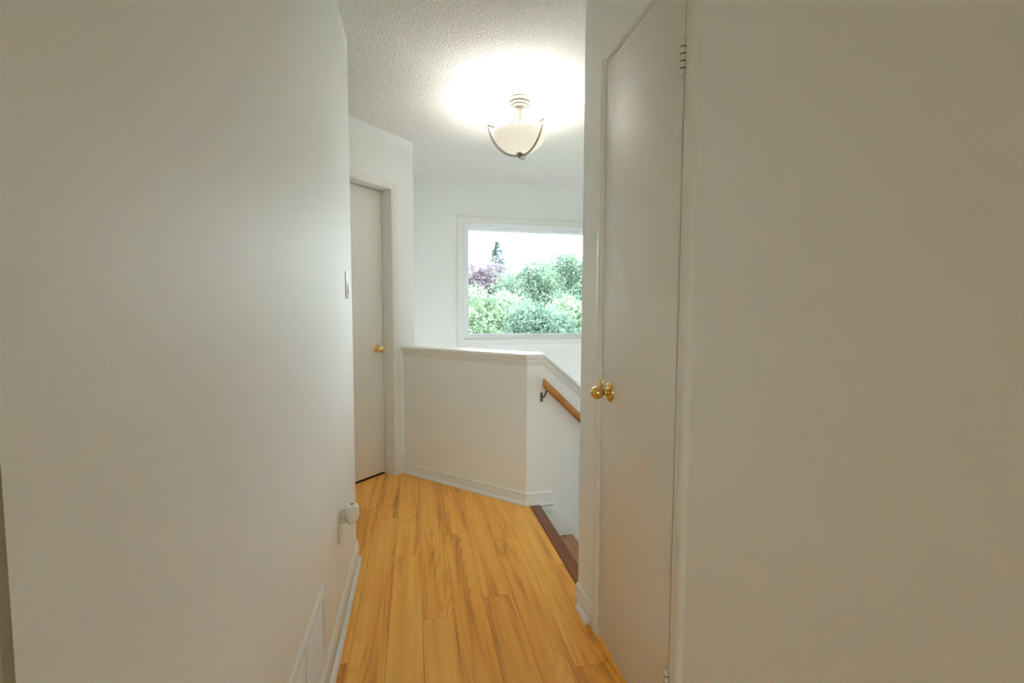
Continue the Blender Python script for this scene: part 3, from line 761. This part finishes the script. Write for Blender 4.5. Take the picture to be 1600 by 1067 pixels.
for y in (gy0+0.24, gy0+0.49):
    box('grille_rib', XL+0.0012, XL+0.0075, y-0.004, y+0.004, gz0+0.022, gz1-0.022, m_vent, gr)
for y in (gy0+0.012, gy1-0.012):
    lathe('screw', [(0.0, 0), (0.004, 0), (0.0035, 0.0012), (0.0, 0.0015)], m_vent, (XL+0.0072, y, (gz0+gz1)/2), (1, 0, 0), gr, segs=12)

# ------------------------------------------------------------------ outdoors
GZ = -3.0
gd = mesh_obj('ground', [(-60, -60, GZ), (80, -60, GZ), (80, 120, GZ), (-60, 120, GZ), (-60, -60, GZ-0.2), (80, -60, GZ-0.2), (80, 120, GZ-0.2), (-60, 120, GZ-0.2)],
              [(0, 1, 2, 3), (4, 5, 6, 7), (0, 1, 5, 4), (2, 3, 7, 6), (0, 3, 7, 4), (1, 2, 6, 5)], m_grass)
struct(gd, 'green lawn far below the window under the trees', 'ground')
def leaf_tree(name, label, base, top, blobs, mat, n, size, seed, trunk_r=0.16, cat='tree', bare=0):
    """blobs: list of (x, y, z, r) in world metres; leaves scattered in the outer shell of each blob"""
    rg = random.Random(seed)
    t = empty(name, (base[0], base[1], GZ)); prop(t, label, cat, 'trees seen through the window')
    V, F = [], []
    tot = sum(b[3]**2 for b in blobs)
    for bx, by, bz, br in blobs:
        for _ in range(int(1.9*n*br*br/tot)):
            d = Vector((rg.gauss(0, 1), rg.gauss(0, 1), rg.gauss(0, 1))).normalized()
            lump = 0.86+0.45*noise.noise(Vector((d.x*2.1+seed, d.y*2.1, d.z*2.1)))+0.34*noise.noise(Vector((d.x*6+seed, d.y*6, d.z*6)))
            rr = br*lump*(1.06-0.45*rg.random()**1.7)
            c = Vector((bx, by, bz))+Vector((d.x, d.y, d.z*0.9))*rr
            nrm = (d*0.7+Vector((rg.gauss(0, 1), rg.gauss(0, 1), rg.gauss(0, 1)+0.5))*0.6).normalized()
            u = nrm.cross(Vector((rg.gauss(0, 1), rg.gauss(0, 1), rg.gauss(0, 1)))).normalized(); w_ = nrm.cross(u)
            s = 0.66*size*rg.uniform(0.6, 1.35); b0 = len(V)
            # a leaf: pointed six-sided blade folded along its midrib
            for a, bb, cc in ((-1.0, 0, 0), (-0.25, 0.55, 0.12), (0.45, 0.42, 0.10), (1.05, 0, -0.1), (0.45, -0.42, 0.10), (-0.25, -0.55, 0.12)):
                V.append(c+(u*a+w_*bb+nrm*cc)*s*0.5)
            F += [(b0, b0+1, b0+2, b0+3), (b0, b0+3, b0+4, b0+5)]
    me = bpy.data.meshes.new('foliage'); off = t.location
    me.from_pydata([tuple(p-off) for p in V], [], F); me.materials.append(mat)
    fo = bpy.data.objects.new('foliage', me); COL.objects.link(fo); fo.parent = t; fo['kind'] = 'stuff'
    b0 = Vector((base[0], base[1], GZ)); tp = Vector(top)
    mid = (b0+tp)/2+Vector((rg.uniform(-.2, .2), rg.uniform(-.2, .2), 0))
    tube('trunk', bez([b0, mid, tp], 8), [trunk_r*(1-0.09*i) for i in range(9)], m_bark, t, segs=9)
    for bx, by, bz, br in blobs[:8]:
        s0 = b0.lerp(tp, rg.uniform(0.45, 0.8)); e = Vector((bx, by, bz))
        tube('branch', bez([s0, (s0+e)/2+Vector((0, 0, -0.15)), e], 5), [trunk_r*k for k in (0.42, 0.36, 0.3, 0.24, 0.18, 0.1)], m_bark, t, segs=6)
    return t
def spruce(base, h, r, seed, label):
    rg = random.Random(seed)
    t = empty('spruce_tree', (base[0], base[1], GZ)); prop(t, label, 'tree', 'trees seen through the window')
    V, F = [], []
    lv = 46
    for i in range(lv):
        fz_ = i/(lv-1); z = h*(0.10+0.90*fz_); rr = (r*(1-fz_)**0.9+0.05)*(0.78+0.34*rg.random())
        for k in range(int(13+12*(1-fz_))):
            a = rg.uniform(0, 2*math.pi); L = rr*rg.uniform(0.6, 1.15)
            dr = Vector((math.cos(a), math.sin(a), 0)); sd = Vector((-dr.y, dr.x, 0))
            for q in range(5):
                c = dr*L*(0.25+0.75*q/4)+Vector((0, 0, z-0.28*L*(q/4)+0.10*L*(q/4)**2))
                for m_ in range(5):
                    s = (0.26-0.03*q)*rg.uniform(0.7, 1.2)*(0.5+0.5*(1-fz_)); b = len(V)
                    o1 = sd*s*rg.uniform(-0.5, 0.5)+Vector((0, 0, rg.uniform(-0.12, 0.12)))
                    tip = c+o1+dr*s+sd*rg.uniform(-0.5, 0.5)*s-Vector((0, 0, 0.25*s))
                    V += [c+o1-sd*0.05, c+o1+sd*0.05+Vector((0, 0, 0.05)), tip]; F.append((b, b+1, b+2))
    me = bpy.data.meshes.new('foliage'); me.from_pydata([tuple(v) for v in V], [], F); me.materials.append(m_spruce)
    fo = bpy.data.objects.new('foliage', me); COL.objects.link(fo); fo.parent = t; fo['kind'] = 'stuff'
    b0 = Vector((base[0], base[1], GZ))
    tube('trunk', [b0, b0+Vector((0, 0, h*0.5)), b0+Vector((0, 0, h*1.0))], [0.16, 0.09, 0.015], m_bark, t, segs=8)
spruce((3.40, 19.0), 6.92, 2.6, 3, 'tall pointed blue-grey spruce rising above the other trees')
def blobs_for(seed, cx, cy, cz, rx, rz, n, r0, r1):
    rg = random.Random(seed); out = []
    for _ in range(n):
        a = rg.uniform(0, 2*math.pi); q = math.sqrt(rg.random())
        out.append((cx+math.cos(a)*q*rx, cy+math.sin(a)*q*rx, cz+rg.uniform(-rz, rz)*math.sqrt(1-q*q*0.8), rg.uniform(r0, r1)))
    return out
# plum-coloured tree at the left, in front of the spruce
leaf_tree('plum_tree', 'purple-leaved tree at the left side of the window in front of the spruce', (2.2, 16.5), (2.4, 16.5, 2.0),
          [(1.95, 16, 2.45, .55), (2.45, 16.2, 2.3, .6), (3.0, 16.4, 2.15, .65), (2.1, 16, 1.7, .7), (2.8, 16.2, 1.4, .7), (1.6, 16.3, 1.8, .6), (3.45, 16.4, 1.9, .55), (3.2, 16.4, 2.35, .5), (2.75, 16.4, 2.65, .4)], m_leaf_purple, 6500, 0.13, 11)
# pale light tree low at the left
leaf_tree('leafy_tree', 'pale yellow-green tree filling the lower left of the window', (1.6, 12.0), (1.7, 12.0, 1.2),
          [(1.35, 12, 1.25, .75), (2.0, 11.8, 0.75, .75), (1.4, 11.6, .35, .7), (2.3, 12, 1.25, .55), (2.2, 11.5, .2, .6), (1.0, 12, .4, .8), (2.8, 12, .6, .6)], m_leaf_light, 12000, 0.105, 12)
# wide maple in the middle and right
leaf_tree('leafy_tree', 'broad pale green maple crown in the middle of the window', (3.6, 14.5), (3.6, 14.5, 1.8),
          [(3.2, 14.4, 1.85, .85), (3.75, 14.2, 2.40, .62), (4.1, 14.6, 2.0, .7), (3.4, 14.0, .9, .9), (4.4, 14.2, 1.2, .9), (3.0, 14.2, .3, .8), (4.0, 13.8, .2, .9), (2.75, 14.3, 1.2, .6)], m_leaf_mid, 15000, 0.11, 13)
leaf_tree('leafy_tree', 'tallest green tree at the right edge of the window', (5.2, 15.5), (5.2, 15.5, 2.3),
          [(4.95, 15.2, 2.75, .72), (5.35, 15.3, 2.6, .7), (4.55, 15.0, 2.25, .6), (5.7, 15.4, 1.8, .9), (5.0, 15, 1.4, .9), (5.5, 14.8, .6, .9), (6.2, 15.4, 1.2, .9), (6.0, 15.5, 2.2, .7)], m_leaf_mid, 15000, 0.11, 14)
leaf_tree('leafy_tree', 'blue-green bushy tree low in the centre of the window', (3.0, 10.5), (3.0, 10.5, .6),
          [(2.55, 10.4, 0.95, .55), (3.1, 10.3, .75, .6), (2.8, 10.1, .1, .7), (3.5, 10.4, .35, .6), (2.2, 10.4, .3, .5)], m_leaf_dark, 9000, 0.10, 15)
leaf_tree('leafy_tree', 'yellow-tinged green tree low at the right of the window', (4.1, 11.0), (4.1, 11.0, .8),
          [(3.7, 11, 1.1, .55), (4.2, 10.9, .9, .6), (3.8, 10.7, .35, .6), (4.5, 11, .4, .7), (4.8, 11, 1.1, .6)], m_leaf_light, 9000, 0.10, 16)
leaf_tree('leafy_tree', 'dark green tree mass standing behind the others', (3.4, 28.0), (3.4, 28.0, 1.5),
          blobs_for(5, 3.4, 28, 1.0, 3.9, 1.8, 16, 1.0, 1.5), m_leaf_dark, 10000, 0.2, 17)
leaf_tree('leafy_tree', 'far green tree seen over the right shoulder of the tallest tree', (8.6, 22.0), (8.6, 22.0, 1.8),
          blobs_for(6, 8.6, 22, 1.2, 2.2, 1.8, 12, 1.0, 1.4), m_leaf_mid, 8000, 0.18, 18)
